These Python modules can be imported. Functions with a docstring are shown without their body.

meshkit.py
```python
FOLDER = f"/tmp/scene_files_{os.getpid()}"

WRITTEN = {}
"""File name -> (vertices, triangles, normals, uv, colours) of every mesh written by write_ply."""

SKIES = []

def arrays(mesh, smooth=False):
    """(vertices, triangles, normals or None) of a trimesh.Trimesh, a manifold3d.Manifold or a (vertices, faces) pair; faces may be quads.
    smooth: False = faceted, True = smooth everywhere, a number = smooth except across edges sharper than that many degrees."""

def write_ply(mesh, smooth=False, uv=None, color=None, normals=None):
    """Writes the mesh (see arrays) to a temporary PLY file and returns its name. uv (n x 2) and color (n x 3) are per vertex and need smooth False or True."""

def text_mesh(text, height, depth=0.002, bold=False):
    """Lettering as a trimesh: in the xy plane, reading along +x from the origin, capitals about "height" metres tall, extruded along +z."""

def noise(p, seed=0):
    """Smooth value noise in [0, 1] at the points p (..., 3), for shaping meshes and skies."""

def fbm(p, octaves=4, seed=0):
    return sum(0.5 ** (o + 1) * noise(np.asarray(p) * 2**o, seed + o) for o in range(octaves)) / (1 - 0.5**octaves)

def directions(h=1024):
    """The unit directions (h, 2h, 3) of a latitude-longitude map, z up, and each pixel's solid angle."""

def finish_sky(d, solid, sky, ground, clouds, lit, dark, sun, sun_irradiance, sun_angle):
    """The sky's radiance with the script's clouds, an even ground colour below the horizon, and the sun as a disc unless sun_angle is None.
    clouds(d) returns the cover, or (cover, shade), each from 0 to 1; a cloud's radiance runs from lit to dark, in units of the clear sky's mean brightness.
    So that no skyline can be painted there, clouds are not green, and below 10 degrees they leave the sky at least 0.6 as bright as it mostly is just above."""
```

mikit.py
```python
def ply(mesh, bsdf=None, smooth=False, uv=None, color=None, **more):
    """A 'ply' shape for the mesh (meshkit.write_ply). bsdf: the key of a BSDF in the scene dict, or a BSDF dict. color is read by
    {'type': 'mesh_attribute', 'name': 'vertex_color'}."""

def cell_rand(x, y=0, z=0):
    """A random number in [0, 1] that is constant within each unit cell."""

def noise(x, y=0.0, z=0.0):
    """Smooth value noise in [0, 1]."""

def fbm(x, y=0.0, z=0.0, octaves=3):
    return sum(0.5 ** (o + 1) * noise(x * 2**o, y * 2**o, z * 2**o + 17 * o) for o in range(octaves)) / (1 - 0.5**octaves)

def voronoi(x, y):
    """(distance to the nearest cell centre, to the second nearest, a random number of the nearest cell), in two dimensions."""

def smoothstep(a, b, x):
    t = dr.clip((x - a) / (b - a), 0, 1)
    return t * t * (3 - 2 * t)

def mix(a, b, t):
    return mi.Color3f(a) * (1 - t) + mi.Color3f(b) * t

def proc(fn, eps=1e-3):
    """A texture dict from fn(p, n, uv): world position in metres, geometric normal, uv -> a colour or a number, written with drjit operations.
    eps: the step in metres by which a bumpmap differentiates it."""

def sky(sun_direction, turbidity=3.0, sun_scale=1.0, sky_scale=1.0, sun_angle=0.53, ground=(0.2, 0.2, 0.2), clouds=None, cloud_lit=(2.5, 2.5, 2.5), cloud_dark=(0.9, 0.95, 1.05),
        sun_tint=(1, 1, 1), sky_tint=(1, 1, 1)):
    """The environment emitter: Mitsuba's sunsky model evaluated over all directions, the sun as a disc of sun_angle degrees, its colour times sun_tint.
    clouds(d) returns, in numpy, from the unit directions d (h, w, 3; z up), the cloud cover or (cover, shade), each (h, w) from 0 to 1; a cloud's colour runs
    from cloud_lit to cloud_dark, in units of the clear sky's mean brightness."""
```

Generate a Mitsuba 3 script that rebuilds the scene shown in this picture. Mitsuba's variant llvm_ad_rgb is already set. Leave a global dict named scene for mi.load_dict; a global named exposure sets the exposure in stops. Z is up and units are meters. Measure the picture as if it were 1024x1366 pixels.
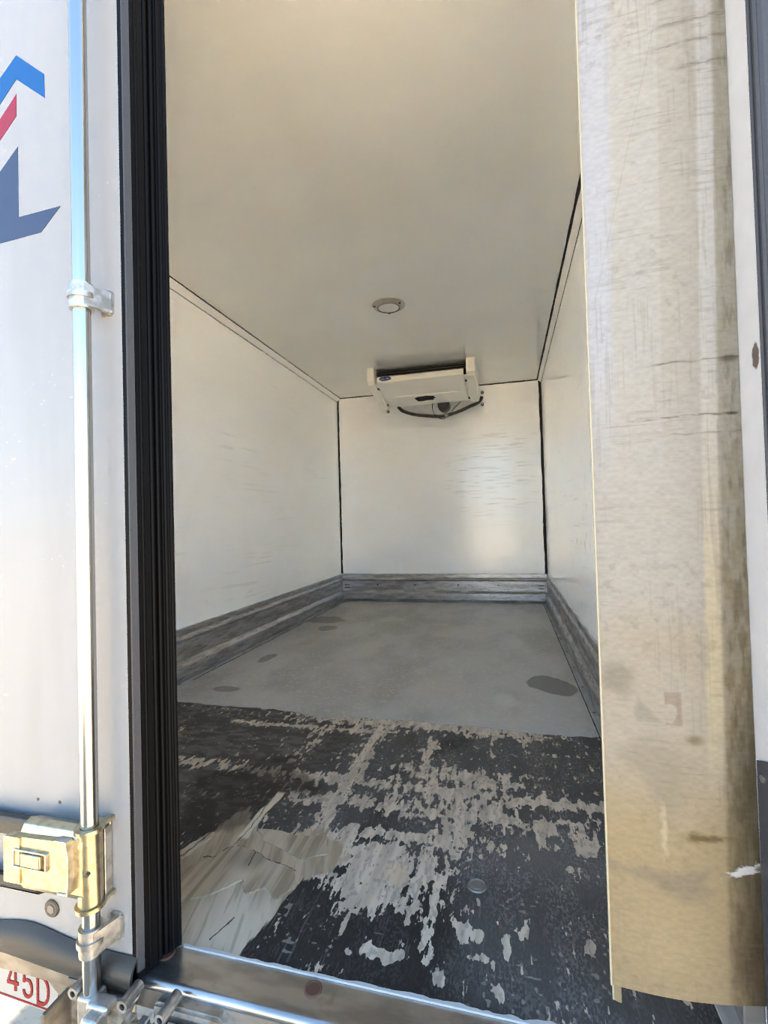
import math, random
import numpy as np, trimesh, drjit as dr, mitsuba as mi, mikit
from shapely.geometry import Polygon, Point, LineString, box as sbox
from mikit import noise, fbm, smoothstep, mix
import meshkit

T = mi.ScalarTransform4f
random.seed(7)
G = 1.95                      # height of the camera above the ground; all z below are relative to the camera, shifted by G when added
scene, labels = {}, {}

# ------------------------------------------------------------------ camera, sky, sun, exposure
F, YAW, PITCH, ROLL = 635.13, -0.251933, 0.019813, -0.0276218
fw = np.array([math.sin(YAW) * math.cos(PITCH), math.cos(YAW) * math.cos(PITCH), math.sin(PITCH)])
rt = np.array([math.cos(YAW), -math.sin(YAW), 0.0])
upv = np.cross(rt, fw)
upv = -math.sin(ROLL) * rt + math.cos(ROLL) * upv
scene['camera'] = {'type': 'perspective', 'fov': 2 * math.degrees(math.atan(512 / F)), 'fov_axis': 'x', 'near_clip': 0.02, 'far_clip': 500.0,
                   'to_world': T().look_at(origin=[0, 0, G], target=[float(fw[0]), float(fw[1]), float(G + fw[2])], up=[float(x) for x in upv])}
scene['sky'] = mikit.sky([0.04, 0.84, 0.54], turbidity=4.5, sun_scale=2.3, sky_scale=0.95, sun_tint=(0.97, 1.0, 1.07), sun_angle=1.0, ground=(0.25, 0.225, 0.18))
exposure = 4.88

# ------------------------------------------------------------------ box dimensions (camera-relative)
XL, XR, YB, ZF, ZC = -1.754, 0.366, 4.903, -0.85, 1.357
YO, YI = 0.76, 0.845          # outer and inner face of the rear leaf
XE = -0.697                   # free edge of the closed leaf
YS = 0.87                     # plane of the hanging plastic strips

# ------------------------------------------------------------------ helpers
def cat(*ms):
    return trimesh.util.concatenate([m for m in ms])

def bx(x0, x1, y0, y1, z0, z1, b=0.0):
    s, c = np.array([x1 - x0, y1 - y0, z1 - z0]) / 2, np.array([x0 + x1, y0 + y1, z0 + z1]) / 2
    if b <= 0:
        m = trimesh.creation.box(2 * s)
        m.apply_translation(c)
        return m
    pts = []
    for sx in (-1, 1):
        for sy in (-1, 1):
            for sz in (-1, 1):
                g = np.array([sx, sy, sz])
                for k in range(3):
                    q = s - b
                    q[k] = s[k]
                    pts.append(g * q)
    m = trimesh.convex.convex_hull(np.array(pts))
    m.apply_translation(c)
    return m

def rbox(x0, x1, y0, y1, z0, z1, r, n=4):
    """box with spherical rounded edges"""
    s, c = np.array([x1 - x0, y1 - y0, z1 - z0]) / 2, np.array([x0 + x1, y0 + y1, z0 + z1]) / 2
    sp = trimesh.creation.uv_sphere(r, count=[2 * n, 4 * n]).vertices
    m = trimesh.convex.convex_hull(np.vstack([sp + np.array([i, j, k]) * (s - r) for i in (-1, 1) for j in (-1, 1) for k in (-1, 1)]))
    m.apply_translation(c)
    return m

def extrude(poly, axis, a, b):
    """polygon in the plane across the axis, extruded from a to b. x: poly is (y,z); y: (x,z); z: (x,y)"""
    if not isinstance(poly, Polygon):
        poly = Polygon(poly)
    if not poly.is_valid:
        poly = poly.buffer(0)
    if poly.geom_type != 'Polygon':
        poly = max(poly.geoms, key=lambda g: g.area)
    m = trimesh.creation.extrude_polygon(poly, b - a, engine='earcut')
    v = m.vertices.copy()
    if axis == 'x':
        m.vertices = np.stack([v[:, 2] + a, v[:, 0], v[:, 1]], 1)
    elif axis == 'y':
        m.vertices = np.stack([v[:, 0], v[:, 2] + a, v[:, 1]], 1)
    else:
        m.vertices = v + [0, 0, a]
    m.fix_normals()
    return m

def tube(pts, r, n=14, smooth=0):
    p = np.asarray(pts, float)
    if smooth:
        from scipy.interpolate import CubicSpline
        d = np.r_[0, np.cumsum(np.linalg.norm(np.diff(p, axis=0), axis=1))]
        p = CubicSpline(d, p)(np.linspace(0, d[-1], smooth))
    t = np.gradient(p, axis=0)
    t /= np.linalg.norm(t, axis=1, keepdims=True)
    ref = np.array([0.13, 0.99, 0.05]) if abs(t[0][1]) < 0.9 else np.array([1.0, 0, 0])
    rr = np.broadcast_to(r, (len(p),))
    ang = np.arange(n) * 2 * np.pi / n
    rings = []
    for i in range(len(p)):
        a = np.cross(t[i], ref); a /= np.linalg.norm(a)
        b = np.cross(t[i], a)
        rings.append(p[i] + rr[i] * (np.cos(ang)[:, None] * a + np.sin(ang)[:, None] * b))
    v = np.vstack(rings + [p[:1], p[-1:]])
    f = []
    L = len(p)
    for i in range(L - 1):
        for j in range(n):
            a, b, c, d = i * n + j, i * n + (j + 1) % n, (i + 1) * n + (j + 1) % n, (i + 1) * n + j
            f += [[a, b, c], [a, c, d]]
    for j in range(n):
        f += [[L * n, (j + 1) % n, j], [L * n + 1, (L - 1) * n + j, (L - 1) * n + (j + 1) % n]]
    m = trimesh.Trimesh(v, f, process=False)
    m.fix_normals()
    return m

def cyl(p0, p1, r, n=28, bevel=0.0):
    p0, p1 = np.array(p0, float), np.array(p1, float)
    d = (p1 - p0) / np.linalg.norm(p1 - p0)
    if bevel:
        return tube([p0, p0 + d * bevel, p1 - d * bevel, p1], [r - bevel, r, r, r - bevel], n)
    return tube([p0, p1], r, n)

def ring(p0, p1, ro, ri, n=28):
    m = trimesh.creation.annulus(ri, ro, segment=[p0, p1], sections=n)
    return m

def lathe(prof, c, flip=False, n=48):
    """profile (r, z) turned about the vertical through c"""
    m = trimesh.creation.revolve(np.array(prof, float), sections=n)
    m.apply_translation(c)
    m.fix_normals()
    return m

def ragged(pts, amp, step=0.01, seed=0, f=40):
    """a closed outline with torn edges"""
    ls = LineString(list(pts) + [pts[0]])
    n = max(8, int(ls.length / step))
    q = np.array([ls.interpolate(i / n, normalized=True).coords[0] for i in range(n)])
    p3 = np.c_[q * f, np.zeros(n)]
    q = q + amp * 2 * (np.c_[meshkit.fbm(p3, 3, seed), meshkit.fbm(p3 + 31.7, 3, seed + 5)] - 0.5)
    return Polygon(q).buffer(0)

used = {}
def key_of(name, parent=None):
    k = name if parent is None else parent + '__' + name
    n = used.get(k, 0)
    used[k] = n + 1
    return k if n == 0 else '%s_%03d' % (k, n)

def obj(name, mesh, mat, parent=None, smooth=30, label=None, cat_=None, group=None, kind=None, **more):
    k = key_of(name, parent)
    m = mesh.copy()
    m.apply_translation([0, 0, G])
    scene[k] = mikit.ply(m, mat, smooth=smooth, **more)
    d = {}
    if label: d['label'] = label
    if cat_: d['category'] = cat_
    if group: d['group'] = group
    if kind: d['kind'] = kind
    if d: labels[k] = d
    return k

def thing(name, label, cat_=None, group=None, kind=None):
    k = key_of(name)
    d = {'label': label}
    if cat_: d['category'] = cat_
    if group: d['group'] = group
    if kind: d['kind'] = kind
    labels[k] = d
    return k

# ------------------------------------------------------------------ materials
def rgb(*c):
    return {'type': 'rgb', 'value': list(c if len(c) == 3 else c * 3)}

def mat(name, color, rough=0.4, metal=0.0, spec=0.5, bump=None, bump_scale=1.0, coat=0.0, two=True, **more):
    b = {'type': 'principled', 'base_color': color if isinstance(color, dict) else rgb(*color), 'roughness': rough, 'metallic': metal, **more}
    if not metal:
        b['specular'] = spec
    if coat:
        b['clearcoat'] = coat
        b['clearcoat_gloss'] = 0.95
    if bump is not None:
        b = {'type': 'bumpmap', 'arbitrary': bump, 'scale': bump_scale, 'bsdf': b}
    scene[name] = {'type': 'twosided', 'bsdf': b} if two else b
    return name

def hsv(p):            # camera-relative point
    return p.x, p.y, p.z - G

def box_mask(u, v, u0, u1, v0, v1, s):
    """signed-ish inside distance of a box, positive inside"""
    return dr.minimum(dr.minimum(u - u0, u1 - u), dr.minimum(v - v0, v1 - v)) / s

def mix1(a, b, t):
    return a + (b - a) * t

def ell(u, v, cu, cv, ru, rv):
    return 1 - dr.sqrt(dr.square((u - cu) / ru) + dr.square((v - cv) / rv))

def poly_in(u, v, pts):
    """signed distance to a polygon, positive inside"""
    d = mi.Float(1e9)
    s = mi.Float(1)
    n = len(pts)
    for i in range(n):
        ax, ay = pts[i]
        bx_, by = pts[(i + 1) % n]
        ex, ey = bx_ - ax, by - ay
        wx, wy = u - ax, v - ay
        t = dr.clip((wx * ex + wy * ey) / (ex * ex + ey * ey), 0, 1)
        d = dr.minimum(d, dr.square(wx - ex * t) + dr.square(wy - ey * t))
        c1, c2, c3 = v >= ay, v < by, ex * wy > ey * wx
        flip = (c1 & c2 & c3) | (~c1 & ~c2 & ~c3)
        s = dr.select(flip, -s, s)
    return -s * dr.sqrt(d)

def f_leaf(p, n, uv):
    x, y, z = hsv(p)
    sp = smoothstep(0.80, 0.86, noise(x * 140, y * 140, z * 140)) * smoothstep(0.55, 0.7, fbm(x * 6, 3.0, z * 6))
    st = smoothstep(0.35, 0.75, fbm(x * 16, 1.7, z * 1.6, 4))
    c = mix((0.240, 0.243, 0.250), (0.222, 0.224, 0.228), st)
    low = smoothstep(-0.2, -0.85, z) * fbm(x * 9, 4.0, z * 5, 4)
    c = mix(c, (0.20, 0.19, 0.17), low * 0.35)
    return mix(c, (0.38, 0.34, 0.30), sp * 0.5)

def b_peel(p, n, uv):
    x, y, z = hsv(p)
    return fbm(x * 220, y * 220, z * 220, 2)

mat('leaf_paint', mikit.proc(f_leaf), 0.32, spec=0.45, bump=mikit.proc(b_peel, 0.002), bump_scale=0.0004)

def f_wall(p, n, uv):
    x, y, z = hsv(p)
    st = fbm(x * 3 + 9, y * 2.2, z * 3, 4)
    c = mix((0.938, 0.95, 0.94), (0.912, 0.92, 0.905), smoothstep(0.35, 0.75, st))
    dots = smoothstep(0.80, 0.88, noise(x * 30, y * 30, z * 22)) * smoothstep(0.5, 0.75, fbm(x * 2, y * 2, z * 2 + 8))
    scr = smoothstep(0.74, 0.82, noise(x * 4, y * 4, z * 75)) * smoothstep(0.45, 0.7, fbm(x * 2.4 + 4, y * 1.4, z * 2, 3))
    return mix(c, (0.50, 0.47, 0.43), dr.clip(dots * 0.30 + scr * 0.22, 0, 1))

def f_back(p, n, uv):
    x, y, z = hsv(p)
    c = mix((0.938, 0.95, 0.94), (0.912, 0.92, 0.905), smoothstep(0.35, 0.75, fbm(x * 2.5, 2.0, z * 2.5, 4)))
    rub = ell(x, z, -0.10, 0.46, 0.62, 0.62)
    scr = smoothstep(0.55, 0.75, fbm(x * 7, 5.0, z * 60, 4)) * smoothstep(0.0, 0.6, rub + 0.5 * (fbm(x * 5, 3.0, z * 9) - 0.5))
    return mix(c, (0.50, 0.46, 0.40), dr.clip(scr * 0.42, 0, 1))

def b_wall(p, n, uv):
    x, y, z = hsv(p)
    return fbm(x * 12, y * 12, z * 12, 3)

mat('wall_gel', mikit.proc(f_wall), 0.15, spec=0.8, bump=mikit.proc(b_wall, 0.006), bump_scale=0.0012)
mat('back_gel', mikit.proc(f_back), 0.20, spec=0.95, bump=mikit.proc(b_wall, 0.006), bump_scale=0.0016)

def f_ceil(p, n, uv):
    x, y, z = hsv(p)
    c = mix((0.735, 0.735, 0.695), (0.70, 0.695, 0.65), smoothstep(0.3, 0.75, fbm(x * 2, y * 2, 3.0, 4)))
    return c
mat('ceiling_gel', mikit.proc(f_ceil), 0.06, spec=0.9, coat=0.8, bump=mikit.proc(b_wall, 0.006), bump_scale=0.0002)

RAW = [(-.875, 1.06), (-.826, 1.165), (-.788, 1.30), (-.70, 1.20), (-.590, 1.215), (-.52, 1.25), (-.46, 1.22), (-.42, 1.15), (-.447, 1.109), (-.499, 1.048), (-.517, .988), (-.529, .924), (-.535, .83), (-.70, .83), (-.9, .83)]
WET = [(-.93, 1.17), (-1.06, 1.40), (-.984, 1.488), (-.907, 1.585), (-.769, 1.641), (-.713, 1.518), (-.578, 1.452), (-.579, 1.388), (-.726, 1.378), (-.732, 1.209), (-.847, 1.168)]
PATCH = [(-.418, 1.197), (-.310, 1.251), (-.232, 1.156), (-.255, 1.09), (-.298, .985), (-.345, 1.01), (-.395, .973), (-.421, 1.065)]

def crack_mask(x, y):
    x = x + 0.008 * (fbm(x * 60, y * 60, 2.0) - 0.5)
    y = y + 0.012 * (fbm(x * 60, y * 40, 7.0) - 0.5)
    m = mi.Float(0)
    for pts, w in (([(-.785, 1.085), (-.754, 1.082), (-.733, 1.134), (-.700, 1.138), (-.650, 1.123), (-.600, 1.104), (-.529, 1.090)], .0030), ([(-.868, 1.04), (-.834, 1.071), (-.816, 1.168)], .0035),
                   ([(-.659, 1.122), (-.648, 1.075)], .0022), ([(-.735, 1.40), (-.725, 1.21), (-.730, 1.14)], .0018), ([(-.620, .872), (-.600, .93)], .0025), ([(-.70, 1.62), (-.66, 1.93)], .0018)):
        for (ax, ay), (bx_, by) in zip(pts[:-1], pts[1:]):
            ex, ey = bx_ - ax, by - ay
            t = dr.clip(((x - ax) * ex + (y - ay) * ey) / (ex * ex + ey * ey), 0, 1)
            m = dr.maximum(m, smoothstep(w, w * 0.4, dr.sqrt(dr.square(x - ax - ex * t) + dr.square(y - ay - ey * t))))
    return m

def f_ply(p, n, uv):
    x, y, z = hsv(p)
    wx = x + 0.022 * (fbm(x * 40, y * 14, 1.0) - 0.5)
    wy = y + 0.034 * (fbm(x * 44, y * 18, 5.0) - 0.5)
    grain = fbm(x * 150, y * 26, 2.0, 4)                    # streaks along the grain (y)
    blot = fbm(x * 60, y * 36, 9.0, 4)
    big = fbm(x * 5.2, y * 4.4, 14.0, 3)
    fine = fbm(x * 330, y * 170, 6.0, 3)
    line = lambda u, c, w: 1 - dr.abs(u - c) / w
    Fd = mi.Float(-1.0)
    Fd = dr.maximum(Fd, dr.minimum(line(wy, 1.503, 0.024), (x + 1.30) * 6) * mix1(0.55, 1.0, smoothstep(-0.7, -0.5, x)))          # bare line across
    Fd = dr.maximum(Fd, dr.minimum(line(wy, 1.885 + 0.03 * x, 0.020), dr.minimum(x + 1.15, -0.5 - x) * 6) * 0.9)
    Fd = dr.maximum(Fd, dr.minimum(line(wy, 1.965, 0.055), dr.minimum(x + 0.90, 0.12 - x) * 6))            # bare band along the grey coating
    Fd = dr.maximum(Fd, dr.minimum(line(wx, -0.528, 0.028), dr.minimum(1.97 - y, y - 1.12) * 8))
    Fd = dr.maximum(Fd, dr.minimum(line(wx, -0.300, 0.020), dr.minimum(1.86 - y, y - 1.56) * 8) * 0.9)
    Fd = dr.maximum(Fd, dr.minimum(line(wx, -0.76, 0.018), dr.minimum(1.86 - y, y - 1.62) * 8) * 0.3)
    Fd = dr.maximum(Fd, dr.minimum(line(wy, 1.388, 0.026), dr.minimum(x + 0.70, 0.10 - x) * 5) * 0.8)
    Fd = dr.maximum(Fd, dr.minimum(line(wy, 1.265, 0.026), dr.minimum(x + 0.50, -0.12 - x) * 6))
    Fd = dr.maximum(Fd, dr.minimum(line(wy, 1.590, 0.040), dr.minimum(x + 0.34, 0.02 - x) * 6) * 0.75)
    Fd = dr.maximum(Fd, dr.minimum(line(wx, -0.155, 0.030), dr.minimum(1.47 - y, y - 1.18) * 8) * 0.7)
    Fd = dr.maximum(Fd, dr.minimum(line(wy, 1.44, 0.035), dr.minimum(x + 0.30, 0.0 - x) * 6) * 0.6)
    Fd = dr.maximum(Fd, dr.clip(poly_in(wx, wy, PATCH) / 0.022, -1, 1))
    Fd = dr.maximum(Fd, dr.clip(ell(wx, wy, -.20, 1.13, 0.05, 0.13), -1, 1) * 0.7)
    Fd = dr.maximum(Fd, dr.clip(ell(wx, wy, -.45, 1.19, 0.06, 0.10), -1, 1))
    for cu, cv, ru, rv in ((-.263, .915, .060, .014), (-.182, .965, .020, .040), (-.105, 1.0, .034, .026), (-.030, .985, .009, .028), (-.150, .89, .02, .02), (-.04, .885, .006, .022), (.009, 1.03, .007, .022),
                           (-.215, 1.06, .020, .05), (-.36, .96, .012, .03), (.063, 1.33, .012, .04), (.17, 1.31, .03, .04), (.24, 1.25, .015, .05), (-.088, 1.085, .006, .012), (-.075, .945, .016, .012), (-.33, .90, .012, .012), (.13, 1.02, .010, .02)):
        Fd = dr.maximum(Fd, dr.minimum(ell(wx, wy, cu, cv, ru, rv) * 1.6, 0.9))
    Fd = dr.clip(Fd, -1.0, 1.0)
    worn = smoothstep(1.10, 1.25, y) * smoothstep(-0.72, -0.55, x)
    Fd = Fd * 0.46 + (blot - 0.5) * 1.20 + (grain - 0.5) * 0.70 + (fine - 0.5) * 0.25 + worn * 0.05 + (big - 0.5) * 0.20 - 0.04
    wood = smoothstep(0.0, 0.06, Fd)
    # film, greyed by fine scuffs
    hz = smoothstep(0.42, 0.66, fine) * (0.25 + 0.75 * smoothstep(0.35, 0.65, fbm(x * 26, y * 12, 21.0, 4)))
    haze2 = smoothstep(-0.2, 0.45, ell(x, y, .10, 1.08, .26, .34) + 0.5 * (fbm(x * 12, y * 10, 7.0) - 0.5))
    worn2 = worn * smoothstep(0.30, 0.62, big + 0.15)
    film = mix((0.018, 0.0165, 0.0155), (0.25, 0.24, 0.225), dr.clip(hz * (0.08 + 0.30 * worn2 + 0.24 * haze2), 0, 1))
    film = mix(film, (0.13, 0.127, 0.12), dr.clip(haze2 * 0.36 + worn2 * 0.34, 0, 1))
    left = smoothstep(-0.50, -0.80, x) * smoothstep(1.15, 1.3, y)
    film = mix(film, mix((0.050, 0.047, 0.043), (0.105, 0.10, 0.093), smoothstep(0.42, 0.70, fbm(x * 22, y * 46, 8.0, 4))), left * 0.8)
    scr = smoothstep(0.84, 0.90, noise(x * 330, y * 16, 8.0)) * smoothstep(0.5, 0.62, fbm(x * 8, y * 5, 2.0))
    film = mix(film, (0.30, 0.29, 0.28), scr * 0.12)
    pits = smoothstep(0.80, 0.86, noise(x * 120, y * 100, 3.0)) * smoothstep(0.50, 0.62, fbm(x * 9, y * 9, 31.0, 3))
    film = mix(film, (0.34, 0.31, 0.27), pits * 0.4)
    wc = mix((0.50, 0.42, 0.325), (0.37, 0.31, 0.24), smoothstep(0.3, 0.7, fbm(x * 60, y * 9, 4.0, 4)))
    wc = mix(wc, (0.15, 0.14, 0.13), smoothstep(0.52, 0.70, fbm(x * 130, y * 60, 12.0, 3)) * 0.45)
    wc = mix(wc, (0.52, 0.37, 0.22), smoothstep(0.1, 0.9, ell(x, y, -.285, 1.13, .05, .06) + 0.6 * (blot - 0.5)) * 0.45)
    c = mix(film, wc, wood)
    # raw, peeled veneer by the left leaf
    rd = poly_in(wx, wy + 0.06 * (grain - 0.5), RAW)
    raw = smoothstep(-0.004, 0.008, rd + 0.045 * (fbm(x * 90, y * 22, 6.0, 4) - 0.5))
    slant = x + (y - 0.9) * 0.28
    rc = mix((0.40, 0.325, 0.225), (0.28, 0.22, 0.145), smoothstep(0.35, 0.65, fbm(slant * 45, y * 6, 11.0, 4)))
    rc = mix(rc, (0.50, 0.43, 0.33), smoothstep(-0.1, 0.7, ell(slant, y, -.60, .92, .13, .17) + 0.9 * (fbm(slant * 40, y * 8, 3.0, 4) - 0.5)) * 0.8)
    rc = mix(rc, (0.20, 0.16, 0.11), smoothstep(0.58, 0.72, fbm(slant * 110, y * 10, 5.0, 3)) * 0.45)
    c = mix(c, rc, raw)
    sl = smoothstep(0.0, 0.35, dr.minimum(1 - dr.abs(wx + 0.722 - (y - 1.28) * 0.02) / 0.017, dr.minimum(1.40 - y, y - 1.16) * 20))
    wd = poly_in(wx, wy, WET)
    wet = smoothstep(-0.014, 0.03, wd + 0.08 * (fbm(x * 16, y * 12, 3.3, 4) - 0.5))
    c = mix(c, c * 0.28 + mi.Color3f(0.008, 0.006, 0.004), wet * 0.88)
    c = mix(c, (0.58, 0.49, 0.35), sl * 0.9)
    crack = smoothstep(0.0, 0.5, 1 - dr.abs(x + 0.735 - 0.1 * (y - 1.6)) / 0.0035) * smoothstep(1.45, 1.5, y) * smoothstep(2.0, 1.95, y)
    c = mix(c, (0.035, 0.028, 0.02), crack_mask(x, y) * 0.85)
    return mix(c, (0.03, 0.028, 0.025), crack * 0.7 * smoothstep(0.45, 0.55, noise(3.0, y * 9)))

def b_ply(p, n, uv):
    x, y, z = hsv(p)
    return fbm(x * 90, y * 16, 2.0, 3)
mat('plywood', mikit.proc(f_ply), 0.55, spec=0.25, bump=mikit.proc(b_ply, 0.003), bump_scale=0.0016)

def f_veneer(p, n, uv):
    x, y, z = hsv(p)
    g = fbm(x * 100, y * 5, 11.0, 4)
    c = mix((0.37, 0.295, 0.20), (0.24, 0.185, 0.12), smoothstep(0.3, 0.7, g))
    c = mix(c, (0.43, 0.36, 0.265), smoothstep(0.5, 0.75, fbm(x * 14, y * 5, 2.0)))
    k = smoothstep(0.1, 0.8, ell(x, y, -.66, 1.10, .09, .07))
    c = mix(c, (0.20, 0.165, 0.125), k * 0.55)
    return mix(c, (0.035, 0.028, 0.02), crack_mask(x, y) * 0.85)
mat('veneer', mikit.proc(f_veneer), 0.6, spec=0.2)

def f_grey(p, n, uv):
    x, y, z = hsv(p)
    c = mix((0.36, 0.355, 0.33), (0.285, 0.28, 0.255), smoothstep(0.3, 0.75, fbm(x * 5, y * 3, 2.0, 4)))
    c = mix(c, (0.42, 0.41, 0.385), smoothstep(0.55, 0.75, fbm(x * 70, y * 70, 4.0, 3)) * 0.5)
    nz = 0.5 * (fbm(x * 12, y * 6, 3.0, 3) - 0.5)
    w = smoothstep(0.0, 0.10, ell(x + 0.35 * (y - 2.545), y, .195, 2.545, .125, .135) + nz * 1.3)
    w2 = smoothstep(0.0, 0.25, ell(x, y, -1.56, 3.92, .20, .16) + nz)
    w2 = dr.maximum(w2, smoothstep(0.0, 0.3, ell(x, y, -1.43, 3.62, .10, .10) + nz))
    w2 = dr.maximum(w2, smoothstep(0.0, 0.3, ell(x, y, -1.43, 2.20, .09, .05) + nz))
    w2 = dr.maximum(w2, smoothstep(0.0, 0.3, ell(x, y, -1.50, 2.75, .05, .12) + nz))
    c = mix(c, c * 0.42, dr.clip(w + w2 * 0.7, 0, 1))
    c = mix(c, (0.45, 0.45, 0.43), smoothstep(0.0, 0.5, ell(x, y, -.03, 2.30, .07, .12) + nz) * 0.5)
    return c
def b_grey(p, n, uv):
    x, y, z = hsv(p)
    return fbm(x * 160, y * 160, 1.0, 2)
mat('grey_coating', mikit.proc(f_grey), 0.45, spec=0.4, bump=mikit.proc(b_grey, 0.003), bump_scale=0.0008)

def f_rail(p, n, uv):
    x, y, z = hsv(p)
    k = fbm((x + y) * 9 + 3, 2.0, z * 34, 4)
    c = mix((0.50, 0.50, 0.51), (0.36, 0.355, 0.35), smoothstep(0.35, 0.68, k))
    return mix(c, (0.16, 0.16, 0.16), smoothstep(0.56, 0.74, fbm((x + y) * 26, 4.0, z * 110 + 5, 4)) * 0.55)
mat('alu_rail', mikit.proc(f_rail), 0.30, metal=0.9)
mat('alu_rail_side', mikit.proc(f_rail), 0.36, metal=0.85)

def f_flange(p, n, uv):
    x, y, z = hsv(p)
    return mix((0.33, 0.33, 0.32), (0.25, 0.25, 0.24), smoothstep(0.4, 0.7, fbm(x * 30, y * 10, 1.0, 3)))
mat('alu_flange', mikit.proc(f_flange), 0.45, spec=0.5)

def f_steel(p, n, uv):
    x, y, z = hsv(p)
    c = mix((0.46, 0.46, 0.46), (0.33, 0.325, 0.32), smoothstep(0.35, 0.7, fbm(x * 14, y * 40, z * 40, 4)))
    return mix(c, (0.24, 0.20, 0.16), smoothstep(0.62, 0.8, fbm(x * 38, y * 38, z * 38 + 4, 3)) * 0.6)
def f_zinc(p, n, uv):
    x, y, z = hsv(p)
    return mix((0.50, 0.485, 0.455), (0.32, 0.30, 0.265), smoothstep(0.4, 0.7, fbm(x * 60, y * 60, z * 60, 4)))
mat('sill_steel', mikit.proc(f_steel), 0.27, metal=0.95)
mat('zinc', mikit.proc(f_zinc), 0.36, metal=0.9)
mat('floor_metal', (0.20, 0.19, 0.175), 0.5, metal=0.6)
mat('chrome', (0.46, 0.445, 0.42), 0.18, metal=1.0)

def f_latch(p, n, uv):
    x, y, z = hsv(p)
    return mix((0.50, 0.425, 0.275), (0.38, 0.31, 0.185), smoothstep(0.45, 0.75, fbm(x * 90, y * 90, z * 90, 4)))  # gold hue: sunlit ground mirrored in the metal, put into the base colour
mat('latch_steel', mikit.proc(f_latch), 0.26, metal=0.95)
mat('rubber', (0.004, 0.004, 0.0045), 0.40, spec=0.08)
mat('rubber_grey', (0.030, 0.029, 0.026), 0.45, spec=0.4)
mat('gasket_lip', (0.040, 0.042, 0.048), 0.5, spec=0.4)
mat('sealant_black', (0.015, 0.015, 0.015), 0.6, spec=0.2)
mat('sealant_white', (0.40, 0.395, 0.385), 0.7, spec=0.2)
mat('trim_white', (0.90, 0.89, 0.86), 0.3)
mat('unit_white', (0.84, 0.81, 0.72), 0.35)
mat('dark_plastic', (0.02, 0.02, 0.02), 0.4)
mat('dark_void', (0.008, 0.008, 0.008), 0.8, spec=0.1)
mat('fin_metal', (0.10, 0.10, 0.10), 0.4, metal=0.8)
mat('badge_blue', (0.012, 0.018, 0.12), 0.3)
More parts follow.
